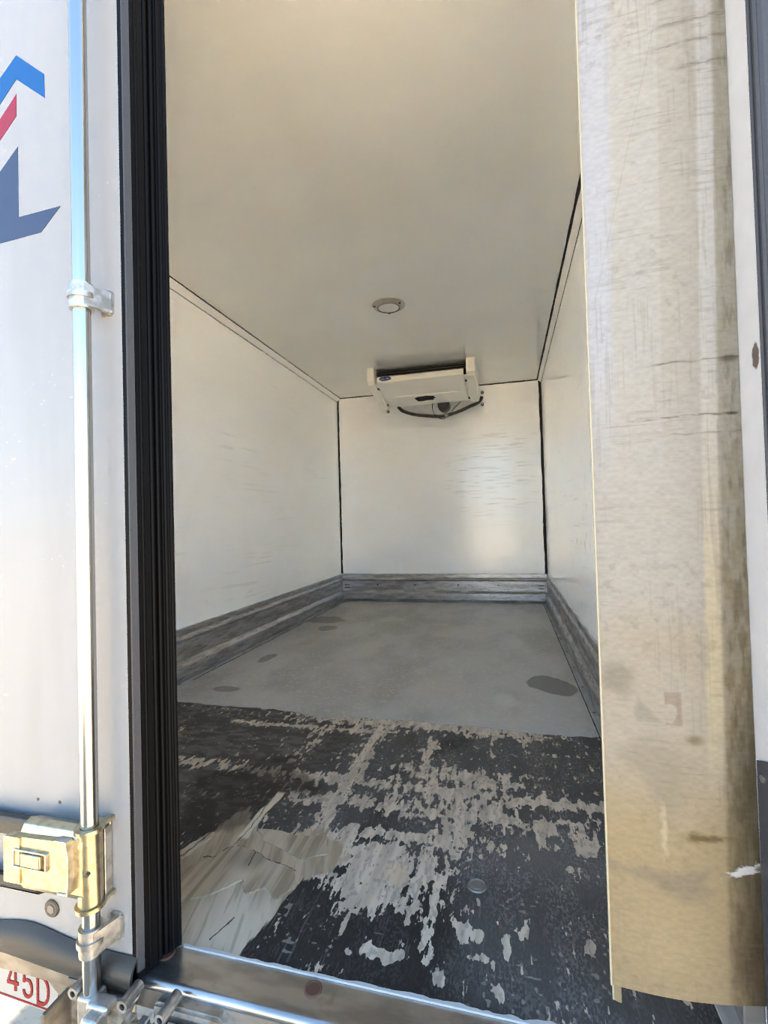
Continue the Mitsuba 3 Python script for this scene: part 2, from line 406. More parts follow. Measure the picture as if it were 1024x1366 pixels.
mat('badge_print', (0.42, 0.44, 0.55), 0.4)
mat('smudge_black', (0.02, 0.018, 0.015), 0.6, spec=0.2)
mat('rust', (0.11, 0.055, 0.035), 0.75, spec=0.2)
mat('dark_bolt', (0.09, 0.075, 0.06), 0.5, metal=0.5)
mat('lens', (0.74, 0.74, 0.70), 0.12, spec=0.6)
mat('bezel', (0.40, 0.38, 0.34), 0.3, metal=0.3)
mat('decal_blue', (0.004, 0.062, 0.215), 0.35, spec=0.3)
mat('decal_red', (0.19, 0.012, 0.026), 0.35, spec=0.3)
mat('decal_slate', (0.026, 0.040, 0.085), 0.38, spec=0.3)
mat('plate_white', (0.34, 0.32, 0.29), 0.4, spec=0.3)
mat('plate_red', (0.20, 0.012, 0.014), 0.45, spec=0.2)

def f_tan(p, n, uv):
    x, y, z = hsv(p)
    return mix((0.27, 0.24, 0.20), (0.19, 0.165, 0.13), smoothstep(0.35, 0.7, fbm(x * 20, y * 30, z * 30, 4)))  # tan paints in the ground that the stainless sill would mirror
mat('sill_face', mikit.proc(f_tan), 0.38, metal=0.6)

def f_ground(p, n, uv):
    x, y, z = hsv(p)
    c = mix((0.285, 0.26, 0.213), (0.242, 0.219, 0.174), smoothstep(0.3, 0.7, fbm(x * 1.2, y * 1.2, 2.0, 4)))
    return mix(c, (0.16, 0.145, 0.12), smoothstep(0.5, 0.75, fbm(x * 45, y * 45, 4.0, 3)) * 0.7)
mat('ground_concrete', mikit.proc(f_ground), 0.8, spec=0.1)

def f_strip(p, n, uv):
    x, y, z = hsv(p)
    xs = x + 0.0020 * (fbm(x * 3, 2.0, z * 40) - 0.5) + 0.020 * (0.35 - z)        # bands lean a little with the hang
    cloud = fbm(x * 8, 1.0, z * 5, 4)
    weave = fbm(x * 130, 4.0, z * 190, 3) - 0.5
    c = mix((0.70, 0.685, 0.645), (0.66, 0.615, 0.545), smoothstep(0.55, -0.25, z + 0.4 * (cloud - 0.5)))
    c = mix(c, (0.60, 0.475, 0.285), smoothstep(-0.12, -0.60, z + 0.35 * (cloud - 0.5)))       # aged yellow plus painted warm ground bounce towards the hem
    c = mix(c, (0.71, 0.73, 0.79), smoothstep(0.192, 0.172, xs) * smoothstep(0.0, 0.35, z) * 0.9)
    c = mix(c, (0.64, 0.60, 0.52), smoothstep(0.2530, 0.2565, xs) * smoothstep(-0.1, 0.3, z) * 0.55)
    band = smoothstep(0.307, 0.316, xs) * smoothstep(0.339, 0.333, xs)
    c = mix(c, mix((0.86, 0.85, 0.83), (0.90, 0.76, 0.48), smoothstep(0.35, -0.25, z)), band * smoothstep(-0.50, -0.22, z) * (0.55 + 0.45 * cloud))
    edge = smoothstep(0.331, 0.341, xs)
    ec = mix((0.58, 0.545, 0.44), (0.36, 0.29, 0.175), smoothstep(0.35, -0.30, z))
    c = mix(c, ec, edge * (0.55 + 0.45 * smoothstep(0.30, 0.70, fbm(x * 110, 3.0, z * 30, 4))))
    c = mix(c, (0.20, 0.165, 0.10), smoothstep(0.50, 0.70, fbm(x * 130, 9.0, z * 22, 4)) * smoothstep(0.340, 0.352, xs) * 0.45)
    olive = smoothstep(-0.1, 0.7, ell(x, z, .368, -.46, .046, .22) + 0.5 * (fbm(x * 60, 1.0, z * 24, 4) - 0.5))
    c = mix(c, (0.11, 0.09, 0.052), olive * 0.72)
    br = smoothstep(-0.1, 0.8, ell(x, z, .368, -.71, .060, .20) + 0.4 * (fbm(x * 70, 6.0, z * 16, 4) - 0.5))
    c = mix(c, (0.15, 0.105, 0.06), br * 0.72)
    # horizontal rub marks
    rub = smoothstep(0.56, 0.74, fbm(x * 22, 2.0, z * 190, 4)) * smoothstep(0.40, 0.62, fbm(x * 9, 4.0, z * 7 + 2, 4))
    c = mix(c, (0.36, 0.31, 0.24), rub * 0.28)
    vert = smoothstep(0.58, 0.72, fbm(x * 260, 2.0, z * 9, 3)) * smoothstep(0.45, 0.6, fbm(x * 12, 8.0, z * 4, 3))
    c = mix(c, (0.42, 0.37, 0.29), vert * 0.22)
    for z0, x0, w, a in ((.245, .225, .0035, .7), (.156, .19, .003, .75), (.127, .24, .003, .45), (.228, .238, .003, .35), (.202, .228, .003, .4), (.185, .228, .003, .4), (.215, .23, .003, .3), (.36, .30, .003, .2), (.80, .25, .007, .6), (.765, .24, .006, .5), (.725, .27, .006, .5), (.84, .24, .006, .5), (.55, .16, .003, .2)):
        s = smoothstep(0, 1, 1 - dr.abs(z - z0 - 0.03 * (x - .28) - 0.005 * (noise(x * 60, z0 * 99) - 0.5)) / w) * smoothstep(x0, x0 + 0.03, x) * smoothstep(0.25, 0.7, fbm(x * 70, z0 * 77, z * 300))
        if x0 < .24 and z0 < .24 and z0 > .17:
            s = s * smoothstep(.275, .25, x)
        c = mix(c, (0.20, 0.165, 0.12), s * a)
    c = mix(c, (0.14, 0.12, 0.09), smoothstep(0.0, 0.9, ell(x, z, .350, .245, .022, .009) + 0.4 * weave) * 0.75)
    c = mix(c, (0.12, 0.10, 0.075), smoothstep(0.0, 0.8, ell(x, z, .352, .157, .014, .0035) + 0.4 * weave) * 0.9)
    c = mix(c, (0.22, 0.19, 0.14), smoothstep(0.56, 0.74, fbm(x * 90, 3.0, z * 70, 4)) * smoothstep(0.50, 0.66, fbm(x * 9 + 3, 7.0, z * 6, 3)) * 0.18)
    sc = smoothstep(0, 1, 1 - dr.abs((x - .152) - (z - .342) * 0.232) / 0.0009) * smoothstep(.34, .36, z) * smoothstep(.82, .80, z)
    c = mix(c, (0.40, 0.38, 0.35), sc * 0.4)
    c = mix(c, (0.33, 0.29, 0.21), smoothstep(0.0, 0.9, ell(x, z, .168, -.27, .040, .045) + 0.7 * (fbm(x * 50, 2.0, z * 50, 4) - 0.5)) * 0.55)
    tape = smoothstep(0.0, 0.003, box_mask(x, z, .232 + 0.006 * noise(z * 60), .263, -.342, -.286, 1.0)) * (1 - 0.9 * smoothstep(0.0, 0.3, ell(x, z, .243, -.322, .014, .016) + 0.6 * (fbm(x * 90, 3.0, z * 90) - 0.5))) * (0.6 + 0.4 * cloud)
    c = mix(c, (0.40, 0.29, 0.22), tape * 0.65)
    tri = smoothstep(-0.002, 0.007, poly_in(x, z, [(.198, -.295), (.190, -.325), (.195, -.340), (.236, -.340)]) + 0.010 * weave)
    c = mix(c, (0.38, 0.35, 0.29), tri * 0.5)
    sw = smoothstep(0.0, 0.6, ell(x, z, .215, -.43, .07, .10) - smoothstep(0.2, 0.9, ell(x, z, .185, -.47, .07, .11)) + 0.3 * (fbm(x * 20, 1.0, z * 70, 4) - 0.5))
    c = mix(c, (0.40, 0.36, 0.28), sw * 0.45)
    o1 = smoothstep(0.0, 0.9, dr.maximum(ell(x, z, .285, -.515, .055, .009), ell(x, z, .272, -.515, .022, .014)) + 0.8 * weave)
    c = mix(c, (0.17, 0.10, 0.03), o1 * 0.75)
    c = mix(c, (0.24, 0.17, 0.06), smoothstep(0.0, 0.8, ell(x, z, .278, -.362, .020, .012) + 0.6 * weave) * 0.6)
    gb = smoothstep(-0.006, 0.016, poly_in(x, z, [(.14, -.570), (.17, -.575), (.29, -.560), (.293, -.60), (.286, -.620), (.25, -.620), (.21, -.600), (.14, -.585)]) + 0.020 * (fbm(x * 40, 2.0, z * 40, 4) - 0.5))
    c = mix(c, (0.35, 0.295, 0.235), gb * 0.55)
    gl = smoothstep(0.0, 0.9, ell(x, z, .229, -.51, .008, .06) + 0.9 * (fbm(x * 260, 3.0, z * 90, 3) - 0.5))
    c = mix(c, (0.93, 0.80, 0.52), gl * 0.55)
    fade = dr.maximum(ell(x, z, .23, -.69, .09, .08), 0)
    c = mix(c, (0.70, 0.55, 0.33), fade * 0.5 * (0.5 + cloud))
    wp = smoothstep(0.0, 0.5, ell(x, z - 0.3 * (x - .34), .342, -.562, .034, .009) + 1.2 * (fbm(x * 120, 2.0, z * 160, 3) - 0.5))
    c = c * (1 + 0.22 * weave)
    return mix(c * 0.66, (0.80, 0.78, 0.76), wp * 0.95)
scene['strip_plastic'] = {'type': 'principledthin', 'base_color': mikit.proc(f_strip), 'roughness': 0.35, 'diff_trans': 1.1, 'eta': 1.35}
mat('strip_edge', (0.32, 0.285, 0.20), 0.4)

def f_jamb(p, n, uv):
    x, y, z = hsv(p)
    r = smoothstep(0.0, 0.3, ell(y, z, .822, .23, .012, .022) + 0.5 * (fbm(y * 140, 3.0, z * 140) - 0.5))
    c = mix((0.46, 0.46, 0.47), (0.43, 0.43, 0.43), fbm(y * 30, 2.0, z * 30))
    return mix(c, (0.05, 0.028, 0.02), r * 0.9)
mat('jamb_paint', mikit.proc(f_jamb), 0.35)

# ------------------------------------------------------------------ the setting: ground, box shell
obj('ground', bx(-200, 200, -200, 200, -G - 0.2, -G), 'ground_concrete', kind='structure', label='pale sunlit concrete ground under and around the truck')

W = 0.08
obj('floor', bx(XL - W, XR + W, YI - 0.004, YB + W, ZF - 0.09, ZF), 'plywood', kind='structure', label='worn dark plywood cargo floor with bare scuffed patches')
edge = [(-1.754, 2.00), (-1.569, 2.009), (-1.314, 1.998), (-1.007, 2.001), (-.838, 1.955), (-.646, 1.992), (-.382, 1.995), (-.103, 1.989), (.098, 1.965), (.366, 1.985)]
le = LineString(edge)
n = 260
ep = np.array([le.interpolate(i / n, normalized=True).coords[0] for i in range(n + 1)])
ep[:, 1] += 0.022 * (meshkit.fbm(np.c_[ep * 28, np.zeros(n + 1)], 3, 3) - 0.5)
obj('grey_coating', extrude(Polygon(list(map(tuple, ep)) + [(XR, YB), (XL, YB)]), 'z', ZF, ZF + 0.003), 'grey_coating', 'floor', smooth=False, label='matte grey coating with a ragged front edge')
# torn veneer flaps
V = [[(-.754, 1.080), (-.733, 1.130), (-.70, 1.133), (-.65, 1.120), (-.60, 1.10), (-.535, 1.088), (-.505, 1.045), (-.53, .99), (-.57, 1.02), (-.61, .99), (-.64, 1.03), (-.69, .97), (-.76, .93), (-.83, .93), (-.83, 1.0)],
     [(-.868, 1.05), (-.822, 1.165), (-.806, 1.170), (-.806, 1.145), (-.826, 1.08), (-.850, .98)],
     [(-.70, 1.21), (-.66, 1.17), (-.60, 1.15), (-.53, 1.125), (-.47, 1.16), (-.50, 1.22), (-.58, 1.205), (-.64, 1.215)]]
for i, v in enumerate(V):
    obj('veneer_flap', extrude(ragged(v, 0.006, 0.008, 4 + i, 60), 'z', ZF - 0.001, ZF + (0.0045, 0.006, 0.003)[i]), 'veneer', 'floor', smooth=False, label='torn pale veneer flap' if i == 0 else None)
# dried white sealant along the sill
xs = np.linspace(-0.66, 0.33, 240)
w = 0.0008 + 0.020 * np.clip(meshkit.fbm(np.c_[xs * 22, xs * 0, xs * 0], 4, 8) - 0.32, 0, 1) * np.interp(xs, [-.66, -.45, -.2, .0, .33], [.6, .7, .5, 1.6, 1.3])
obj('dried_sealant', extrude(Polygon(list(zip(xs, YI + w)) + list(zip(xs[::-1], YI - 0.003 - 0 * xs))), 'z', ZF - 0.001, ZF + 0.004), 'sealant_white', 'floor', smooth=False, label='ragged line of dried white sealant')
# recessed bolt in the plywood
k = obj('floor_bolt', lathe([(0, .0025), (.011, .0025), (.013, .0005), (.017, .0005), (.020, .003), (.022, 0), (0, 0)], (-.094, 1.132, ZF)), 'floor_metal', 'floor', label='round metal floor bolt')

obj('wall_left', bx(XL - W, XL, YI, YB + W, ZF - 0.09, ZC + W), 'wall_gel', kind='structure', smooth=False, label='glossy white left side wall')
obj('wall_back', bx(XL, XR, YB, YB + W, ZF, ZC), 'back_gel', kind='structure', smooth=False, label='glossy white front bulkhead wall with rub marks')
obj('wall_right', bx(XR, XR + W, YS + .03, YB + W, ZF - 0.09, ZC + W), 'wall_gel', kind='structure', smooth=False, label='glossy white right side wall')
obj('ceiling', bx(XL, XR, 0.80, YB + W, ZC, ZC + W), 'ceiling_gel', kind='structure', smooth=False, label='glossy off white ceiling')

# aluminium skirting
def rail_profile(flange):
    p = [(0, .292), (.006, .292), (.009, .288), (.009, .254), (.018, .240), (.020, .234), (.019, .228), (.010, .218), (.009, .116), (.014, .108), (.026, .092), (.028, .086), (.028, .030), (.020, .016), (.018, .004)]
    return p + ([(flange, .003), (flange, 0), (0, 0)] if flange else [(.016, 0), (0, 0)])
def rail(name, label, wall):
    P = rail_profile(0)
    if wall == 'left':
        m = cat(*[extrude([(XL + d, ZF + 0.0005 + z) for d, z in P], 'y', YI + 0.01, YB - 0.001)])
        fl = bx(XL + .010, XL + .046, YI + 0.01, YB - 0.024, ZF + .001, ZF + .006, .001)
    elif wall == 'right':
        m = extrude([(XR - d, ZF + 0.0005 + z) for d, z in P], 'y', YS + 0.012, YB - 0.001)
        fl = bx(XR - .047, XR - .010, YS + 0.012, YB - 0.024, ZF + .001, ZF + .006, .001)
    else:
        m = extrude([(YB - d, ZF + 0.0035 + z) for d, z in P], 'x', XL + .017, XR - .017)
        fl = None
    k = obj(name, m, 'alu_rail' if wall == 'back' else 'alu_rail_side', kind='structure', smooth=False, label=label)
    if wall == 'right':
        obj('added_dark_cap', bx(XR - .030, XR - .0005, YS + .006, YS + .0115, ZF + .001, ZF + .292, .002), 'floor_metal', k)  # added dark plate, dims the rail end that outdoor light hits
    if fl is not None:
        f = obj('floor_flange', fl, 'alu_flange', k)
        x = XL + .030 if wall == 'left' else XR - .030
        xj = XL + .0475 if wall == 'left' else XR - .0485
        obj('joint', bx(xj - .0018, xj + .0018, (1.0 if wall == 'right' else 2.3), YB - .03, ZF + .0005, ZF + .0045), 'sealant_black', f, smooth=False)
        for y in np.arange(1.25, 4.8, 0.32):
            obj('rivet', cyl((x, y, ZF + .005), (x, y, ZF + .0075), .006, 10), 'dark_bolt', f, smooth=False)
    else:
        for x in (XL + .022, XR - .10):
            c = obj('end_bracket', cat(bx(x, x + .078, YB - .014, YB - .006, ZF + .125, ZF + .205, .002)), 'alu_rail', k)
            for zz in (.15, .18):
                obj('slot', bx(x + .012, x + .066, YB - .0155, YB - .0135, ZF + zz - .004, ZF + zz + .004, .0005), 'dark_bolt', c, smooth=False)
        for x in (-1.35, -.95, -.5, -.1):
            obj('rivet', cyl((x, YB - .012, ZF + .18), (x, YB - .006, ZF + .18), .008, 10), 'dark_bolt', k, smooth=False)
    return k
rail('baseboard_left', 'dark grey ribbed aluminium kick rail along left wall', 'left')
rail('baseboard_right', 'dark grey ribbed aluminium kick rail along right wall', 'right')
rail('baseboard_back', 'shiny scuffed aluminium kick rail across the far wall', 'back')

# corner trims
obj('trim_1', extrude([(XL, ZC - .001), (XL + .034, ZC - .001), (XL + .030, ZC - .006), (XL + .006, ZC - .036), (XL, ZC - .040)], 'y', YI + .01, YB - .001), 'trim_white', kind='structure', smooth=False, label='white cove trim between left wall and ceiling')
obj('trim_2', extrude([(XR, ZC - .001), (XR - .034, ZC - .001), (XR - .030, ZC - .006), (XR - .006, ZC - .036), (XR, ZC - .040)], 'y', YS + .01, YB - .001), 'trim_white', kind='structure', smooth=False, label='white cove trim between right wall and ceiling')
def bead(a, b, r, seed):
    n = 60
    t = np.linspace(0, 1, n)[:, None]
    p = np.array(a) * (1 - t) + np.array(b) * t
    rr = r * (0.55 + 0.9 * meshkit.fbm(np.c_[t * 30, t * 0, t * 0 + seed], 3, seed))
    return tube(p, rr, 7)
obj('trim_3', bead((XL + .034, YI + .02, ZC - .001), (XL + .034, YB - .01, ZC - .001), .0035, 1), 'sealant_black', kind='structure', label='thin dark sealant joint at left ceiling edge')
obj('trim_4', bead((XR - .034, YS + .02, ZC - .001), (XR - .034, YB - .01, ZC - .001), .0075, 2), 'sealant_black', kind='structure', label='dark sealant joint at right ceiling edge')
obj('trim_5', bead((XL + .003, YB - .003, ZF + .30), (XL + .003, YB - .003, ZC - .02), .012, 3), 'sealant_black', kind='structure', label='black sealant in far left corner')
obj('trim_6', bead((XR - .006, YB - .004, ZF + .295), (XR - .006, YB - .004, ZC - .02), .017, 4), 'sealant_black', kind='structure', label='thick black sealant in far right corner')
obj('trim_7', bead((XL + .03, YB - .002, ZC - .002), (XR - .03, YB - .002, ZC - .002), .007, 5), 'sealant_black', kind='structure', label='dark sealant joint across far ceiling edge')
obj('trim_8', bead((XL + .002, YI + .02, ZC - .042), (XL + .002, YB - .01, ZC - .042), .0016, 6), 'sealant_black', kind='structure', label='hairline joint under left cove trim')
obj('trim_9', bead((XR - .002, YS + .02, ZC - .042), (XR - .002, YB - .01, ZC - .042), .0016, 7), 'sealant_black', kind='structure', label='hairline joint under right cove trim')

# rear frame: sill and right jamb
sillp = [(YI, ZF), (YI, ZF - .02), (.775, ZF - .02), (.775, ZF - .048), (.765, ZF - .048), (.765, ZF - .012)] + [(.765 + .012 * (1 - math.cos(a)), ZF - .012 + .012 * math.sin(a)) for a in np.linspace(0, math.pi / 2, 7)[1:]]
ks = obj('door_sill', extrude(sillp, 'x', XL - W, XR + W), 'sill_steel', kind='structure', label='scuffed stainless steel sill under the rear doors')
for x, y in ((-.369, .82), (-.685, .823)):
    obj('sill_bolt', lathe([(0, .001), (.0125, .001), (.0135, .0025), (.016, .0015), (.017, 0), (0, 0)], (x, y, ZF)), 'rust', ks, label='rusty countersunk bolt head')
obj('door_post', cat(bx(XR, XR + W, .803, YS + .03, ZF - .09, ZC + W, .004)), 'jamb_paint', kind='structure', label='white painted right rear door post with a rust spot')
obj('post_seal', cat(bx(XR - .004, XR + .05, .765, .8025, ZF, ZC + W, .004), bx(XR - .008, XR + .04, .770, .776, ZF, ZC + W, .002), bx(XR - .008, XR + .04, .786, .792, ZF, ZC + W, .002)), 'gasket_lip', 'door_post', label='dark rubber seal')
obj('kick_guard', extrude([(.806, ZF), (.806, -.363), (.862, -.385), (.864, ZF)], 'x', XR - .004, XR + .004), 'gasket_lip', 'door_post', smooth=False, label='dark lower guard plate')
obj('guard_screw', cyl((XR - .006, .845, -.405), (XR - .001, .845, -.405), .006, 14), 'zinc', 'door_post')

# ------------------------------------------------------------------ closed left leaf
d1 = 'door_1'
zz = lambda x: -.808 + .020 * math.exp(-((x + .95) / .09) ** 2) + (.006 if x < -1.05 else 0)
bot = [(x, zz(x)) for x in np.linspace(XE - .001, -1.80, 40)]
leaf = extrude(Polygon([(XE - .001, ZC + .05)] + bot + [(-1.80, ZC + .05)]), 'y', YO, YI)
obj('door_1', leaf, 'leaf_paint', kind='structure', smooth=False, label='white closed left rear door leaf with coloured emblem')
# gasket on the free edge: top view profile, swept upward
A, B = np.array([-.6965, .7565]), np.array([-.6655, .845])
dvec = (B - A) / np.linalg.norm(B - A)
nvec = np.array([dvec[1], -dvec[0]])
def gp(t, h): return tuple(A + (B - A) * t + nvec * h)
prof = [gp(0, 0), gp(.02, .003), gp(.15, .003), gp(.17, -.001), gp(.46, -.001), gp(.50, -.006), gp(.56, -.006), gp(.62, -.008), gp(.70, -.008), gp(.74, -.002), gp(.98, .002), gp(1, -.002), (-.69, .846), (-.705, .84), (-.705, .757)]
kg = obj('gasket', extrude(prof, 'z', -.845, ZC + .05), 'rubber', d1, smooth=False, label='black ribbed rubber door gasket')
obj('outer_lip', extrude([gp(.01, .0035), gp(.15, .0045), gp(.155, .0005), gp(.0, .0005)], 'z', -.83, ZC + .05), 'gasket_lip', kg, label='bluish grey outer lip')
def rib(t, h, r):
    c = np.array(gp(t, h))
    return extrude(Point(*c).buffer(r, 8), 'z', -.842, ZC + .05)
for t, h, r in ((.30, -.002, .0035), (.52, -.003, .0042), (.66, -.004, .0042), (.80, .000, .004), (.93, .0, .004)):
    obj('rib', rib(t, h, r), 'rubber', kg)
# rubber flap under the leaf
fx = np.linspace(-1.80, -.694, 46)
rows = []
for t in np.linspace(0, 1, 9):
    top = np.array([zz(x) for x in fx]) + .006
    btm = np.interp(fx, [-1.8, -1.02, -.815, -.69], [-.852, -.852, -.868, -.868])
    rows.append(np.c_[fx, 0 * fx + .757 - .018 * max(0, math.sin(math.pi * min(t * 1.1, 1))) ** 0.8 - .004 * t, top * (1 - t) + btm * t])
gv = np.vstack(rows + [r + [0, .006, 0] for r in rows])
nx, ny = len(fx), 9
ff = []
for s in (0, 1):
    for j in range(ny - 1):
        for i in range(nx - 1):
            a = s * nx * ny + j * nx + i
            q = [a, a + 1, a + nx + 1, a + nx]
            q = q if s == 0 else q[::-1]
            ff += [[q[0], q[2], q[1]], [q[0], q[3], q[2]]]
N = nx * ny
for i in range(nx - 1):
    a, b = (ny - 1) * nx + i, (ny - 1) * nx + i + 1
    ff += [[a, b, b + N], [a, b + N, a + N]]
for j in range(ny - 1):
    a, b = j * nx + nx - 1, (j + 1) * nx + nx - 1
    ff += [[a, b + N, b], [a, a + N, b + N]]
obj('bottom_seal', trimesh.Trimesh(gv, ff, process=False), 'rubber_grey', d1, smooth=50, label='bulging grey rubber bottom seal')
# emblem (flat stickers)
E_ = [('decal_blue', 'blue emblem stripe', [(-.961, .9944), (-.8884, .9353), (-.8874, .885), (-.9616, .9436), (-1.11, .803), (-1.11, .868)]),
      ('decal_red', 'red emblem stripe', [(-.9621, .9118), (-.9628, .8658), (-1.0083, .8238), (-1.11, .725), (-1.11, .775), (-1.0083, .868)]),
      ('decal_slate', 'slate blue emblem stripe', [(-.9599, .800), (-.9602, .6515), (-.8511, .654), (-.9018, .6095), (-1.0116, .6054), (-1.11, .601), (-1.11, .668), (-1.0093, .7567)])]
for m_, lab, pts in E_:
    obj('emblem', extrude(pts, 'y', YO - .0008, YO + .001), m_, d1, smooth=False, label=lab)
for x, z in ((-.9288, -.5384), (-.8741, -.5379)):
    obj('hole', cyl((x, YO - .0006, z), (x, YO + .002, z), .0032, 10), 'dark_bolt', d1, smooth=False)
obj('screw', cat(cyl((-.8965, YO - .004, -.7478), (-.8965, YO + .002, -.7478), .017, 20, .002)), 'dark_bolt', d1, label='large round screw')
obj('screw_recess', cat(cyl((-.8965, YO - .0048, -.7478), (-.8965, YO - .003, -.7478), .009, 6)), 'floor_metal', d1 + '__screw', smooth=False)

# ------------------------------------------------------------------ locking bar
BX, BY, BR = -.7625, .722, .0150
lb = thing('locking_bar', 'long galvanised vertical locking bar on the white left door', 'locking bar')
obj('tube', tube([(BX + .0, BY, 1.38), (BX, BY, -.60), (BX, BY, -.845)], BR, 24), 'chrome', lb)
def bracket(z, x1, ztilt):
    b = obj('guide_bracket', cat(ring((BX, BY, z - .024), (BX, BY, z + .024), BR + .0055, BR + .0005), ring((BX, BY, z - .005), (BX, BY, z + .005), BR + .009, BR + .004),
        extrude(Polygon([(BX + .012, BY - .012), (BX + .018, BY - .012), (BX + .034, YO - .005), (x1, YO - .005), (x1, YO), (BX + .026, YO), (BX + .012, BY + .004)]), 'z', z - .020, z + .020)), 'zinc', lb)
    pad = extrude(Polygon([(x1 - .024, z - .024), (x1 - .006, z - .024), (x1, z - .015), (x1, z + .015), (x1 - .006, z + .024), (x1 - .024, z + .024)]), 'y', YO - .007, YO - .0005)
    obj('bracket_pad', pad, 'zinc', b, smooth=False)
    obj('bolt_head', cyl((x1 - .013, YO - .013, z), (x1 - .013, YO - .006, z), .0075, 12, .0015), 'dark_bolt', b)
bracket(.438, -.7255, 0)
bracket(-.750, -.7255, 0)
# foot of the bar: cam with finger
obj('cam', cat(rbox(BX - .016, BX + .020, BY - .020, BY + .016, -.915, -.842, .006), rbox(BX + .010, BX + .055, BY - .026, BY + .004, -.858, -.842, .006)), 'zinc', lb, smooth=40)
obj('finger', cat(rbox(BX + .016, BX + .049, BY - .044, BY - .012, -.880, -.850, .007)), 'zinc', lb, smooth=40)

kp = thing('bar_keeper', 'cast steel keeper bracket holding the foot of the locking bar', 'keeper')
obj('plate', cat(rbox(-.838, -.700, .742, .7635, -.952, -.872, .008)), 'zinc', kp, smooth=40)
for x, z in ((-.790, -.842), (-.682, -.841)):
    p = obj('pin', cat(ring((x, .706, z), (x, .748, z), .0105, .0055, 20)), 'zinc', kp)
    obj('pin_end', cyl((x, .710, z), (x, .716, z), .0057, 12), 'dark_void', p, smooth=False)
obj('arm', tube([(-.684, .735, -.846), (-.700, .742, -.868), (-.715, .75, -.900)], .012, 12, 10), 'zinc', kp)
obj('arm', tube([(-.789, .735, -.846), (-.780, .745, -.87), (-.775, .75, -.90)], .010, 12, 10), 'zinc', kp)
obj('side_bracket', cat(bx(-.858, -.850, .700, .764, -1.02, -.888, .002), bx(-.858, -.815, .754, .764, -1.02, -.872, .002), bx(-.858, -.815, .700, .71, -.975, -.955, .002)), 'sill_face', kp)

# ------------------------------------------------------------------ latch housing
lt = thing('latch_handle', 'weathered steel door latch housing with paddle handle beside the locking bar', 'latch')
sec = Polygon([(YO, -.572), (.742, -.556), (.722, -.546), (.708, -.550), (.7015, -.562), (.700, -.575), (.700, -.658), (.705, -.669), (.722, -.680), (YO, -.698)])
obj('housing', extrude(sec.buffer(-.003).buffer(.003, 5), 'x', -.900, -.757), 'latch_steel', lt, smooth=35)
obj('mount_arm', extrude([(YO, -.574), (.745, -.562), (.732, -.562), (.727, -.572), (.727, -.592), (YO, -.600)], 'x', -1.16, -.899), 'rubber_grey', lt, smooth=40, label='dark upper mounting strip')
obj('mount_arm', extrude([(YO, -.694), (.730, -.676), (.727, -.690), (.734, -.703), (YO, -.714)], 'x', -1.16, -.899), 'rubber_grey', lt, smooth=40, label='dark lower mounting strip')
fp = Polygon([(-.9208, -.566), (-.885, -.565), (-.7815, -.561), (-.778, -.586), (-.778, -.625), (-.7797, -.648), (-.886, -.648), (-.922, -.645)])
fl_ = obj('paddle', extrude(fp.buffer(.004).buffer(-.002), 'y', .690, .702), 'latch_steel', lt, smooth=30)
ro = LineString([(-.806, -.559), (-.7815, -.559), (-.777, -.586), (-.777, -.625), (-.7797, -.651), (-.80, -.651)])
obj('paddle_edge', extrude(ro.buffer(.0016), 'y', .6880, .701), 'zinc', fl_, smooth=30)
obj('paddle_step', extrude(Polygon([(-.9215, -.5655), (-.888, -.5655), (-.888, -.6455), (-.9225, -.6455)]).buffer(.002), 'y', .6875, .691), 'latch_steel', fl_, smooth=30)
slot = sbox(-.897, -.613, -.827, -.587).buffer(.004)
obj('button_recess', extrude(slot.difference(slot.buffer(-.0032)), 'y', .6855, .691), 'zinc', fl_, smooth=30)
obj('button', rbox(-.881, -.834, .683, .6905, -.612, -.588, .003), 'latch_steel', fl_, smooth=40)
# sleeve of the latch round the bar and the U-plate behind it
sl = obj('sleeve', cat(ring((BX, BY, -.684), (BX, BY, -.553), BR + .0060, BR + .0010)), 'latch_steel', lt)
for z in (-.688, -.549):
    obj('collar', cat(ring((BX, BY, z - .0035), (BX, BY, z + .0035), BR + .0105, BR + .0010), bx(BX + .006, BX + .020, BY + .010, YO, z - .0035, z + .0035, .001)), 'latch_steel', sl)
obj('back_plate', cat(bx(-.800, -.749, .7545, .7595, -.700, -.553, .0015), bx(-.7525, -.749, .742, .758, -.690, -.562, .001)), 'zinc', lt)
obj('plate_slot', bx(-.7705, -.7575, .7535, .7550, -.676, -.592, .0005), 'dark_bolt', lt, smooth=False)
obj('hub_screw', cyl((BX + .014, BY - .022, -.62), (BX + .012, BY - .014, -.62), .0035, 10), 'dark_bolt', lt)

# ------------------------------------------------------------------ below the sill: plate, step, hinge plate
pl_ = thing('licence_plate', 'white licence plate with red characters below the rear sill', 'plate')
obj('plate', extrude([(-1.25, -.912), (-.862, -.930), (-.862, -1.010), (-1.25, -.988)], 'y', .8005, .8045), 'plate_white', pl_, smooth=False)
fr = Polygon([(-1.25, -.912), (-.862, -.930), (-.862, -1.010), (-1.25, -.988)]).buffer(-.003)
obj('border', extrude(fr.difference(fr.buffer(-.0035)), 'y', .7995, .801), 'plate_red', pl_, smooth=False)
def letter(s, x, z, h, sx_=1.0):
    m = meshkit.text_mesh(s, h, 0.0016)
    v = m.vertices
    m.vertices = np.stack([x + v[:, 0] * sx_, .7988 + (.0016 - v[:, 2]), z + v[:, 1]], 1)
    m.fix_normals()
    return m
for c_, x, z in (('4', -1.072, -.979), ('5', -1.031, -.986), ('D', -.993, -.994), ('A', -.940, -.994)):
    obj('character', letter(c_, x, z, .062, .68), 'plate_red', pl_, smooth=False)
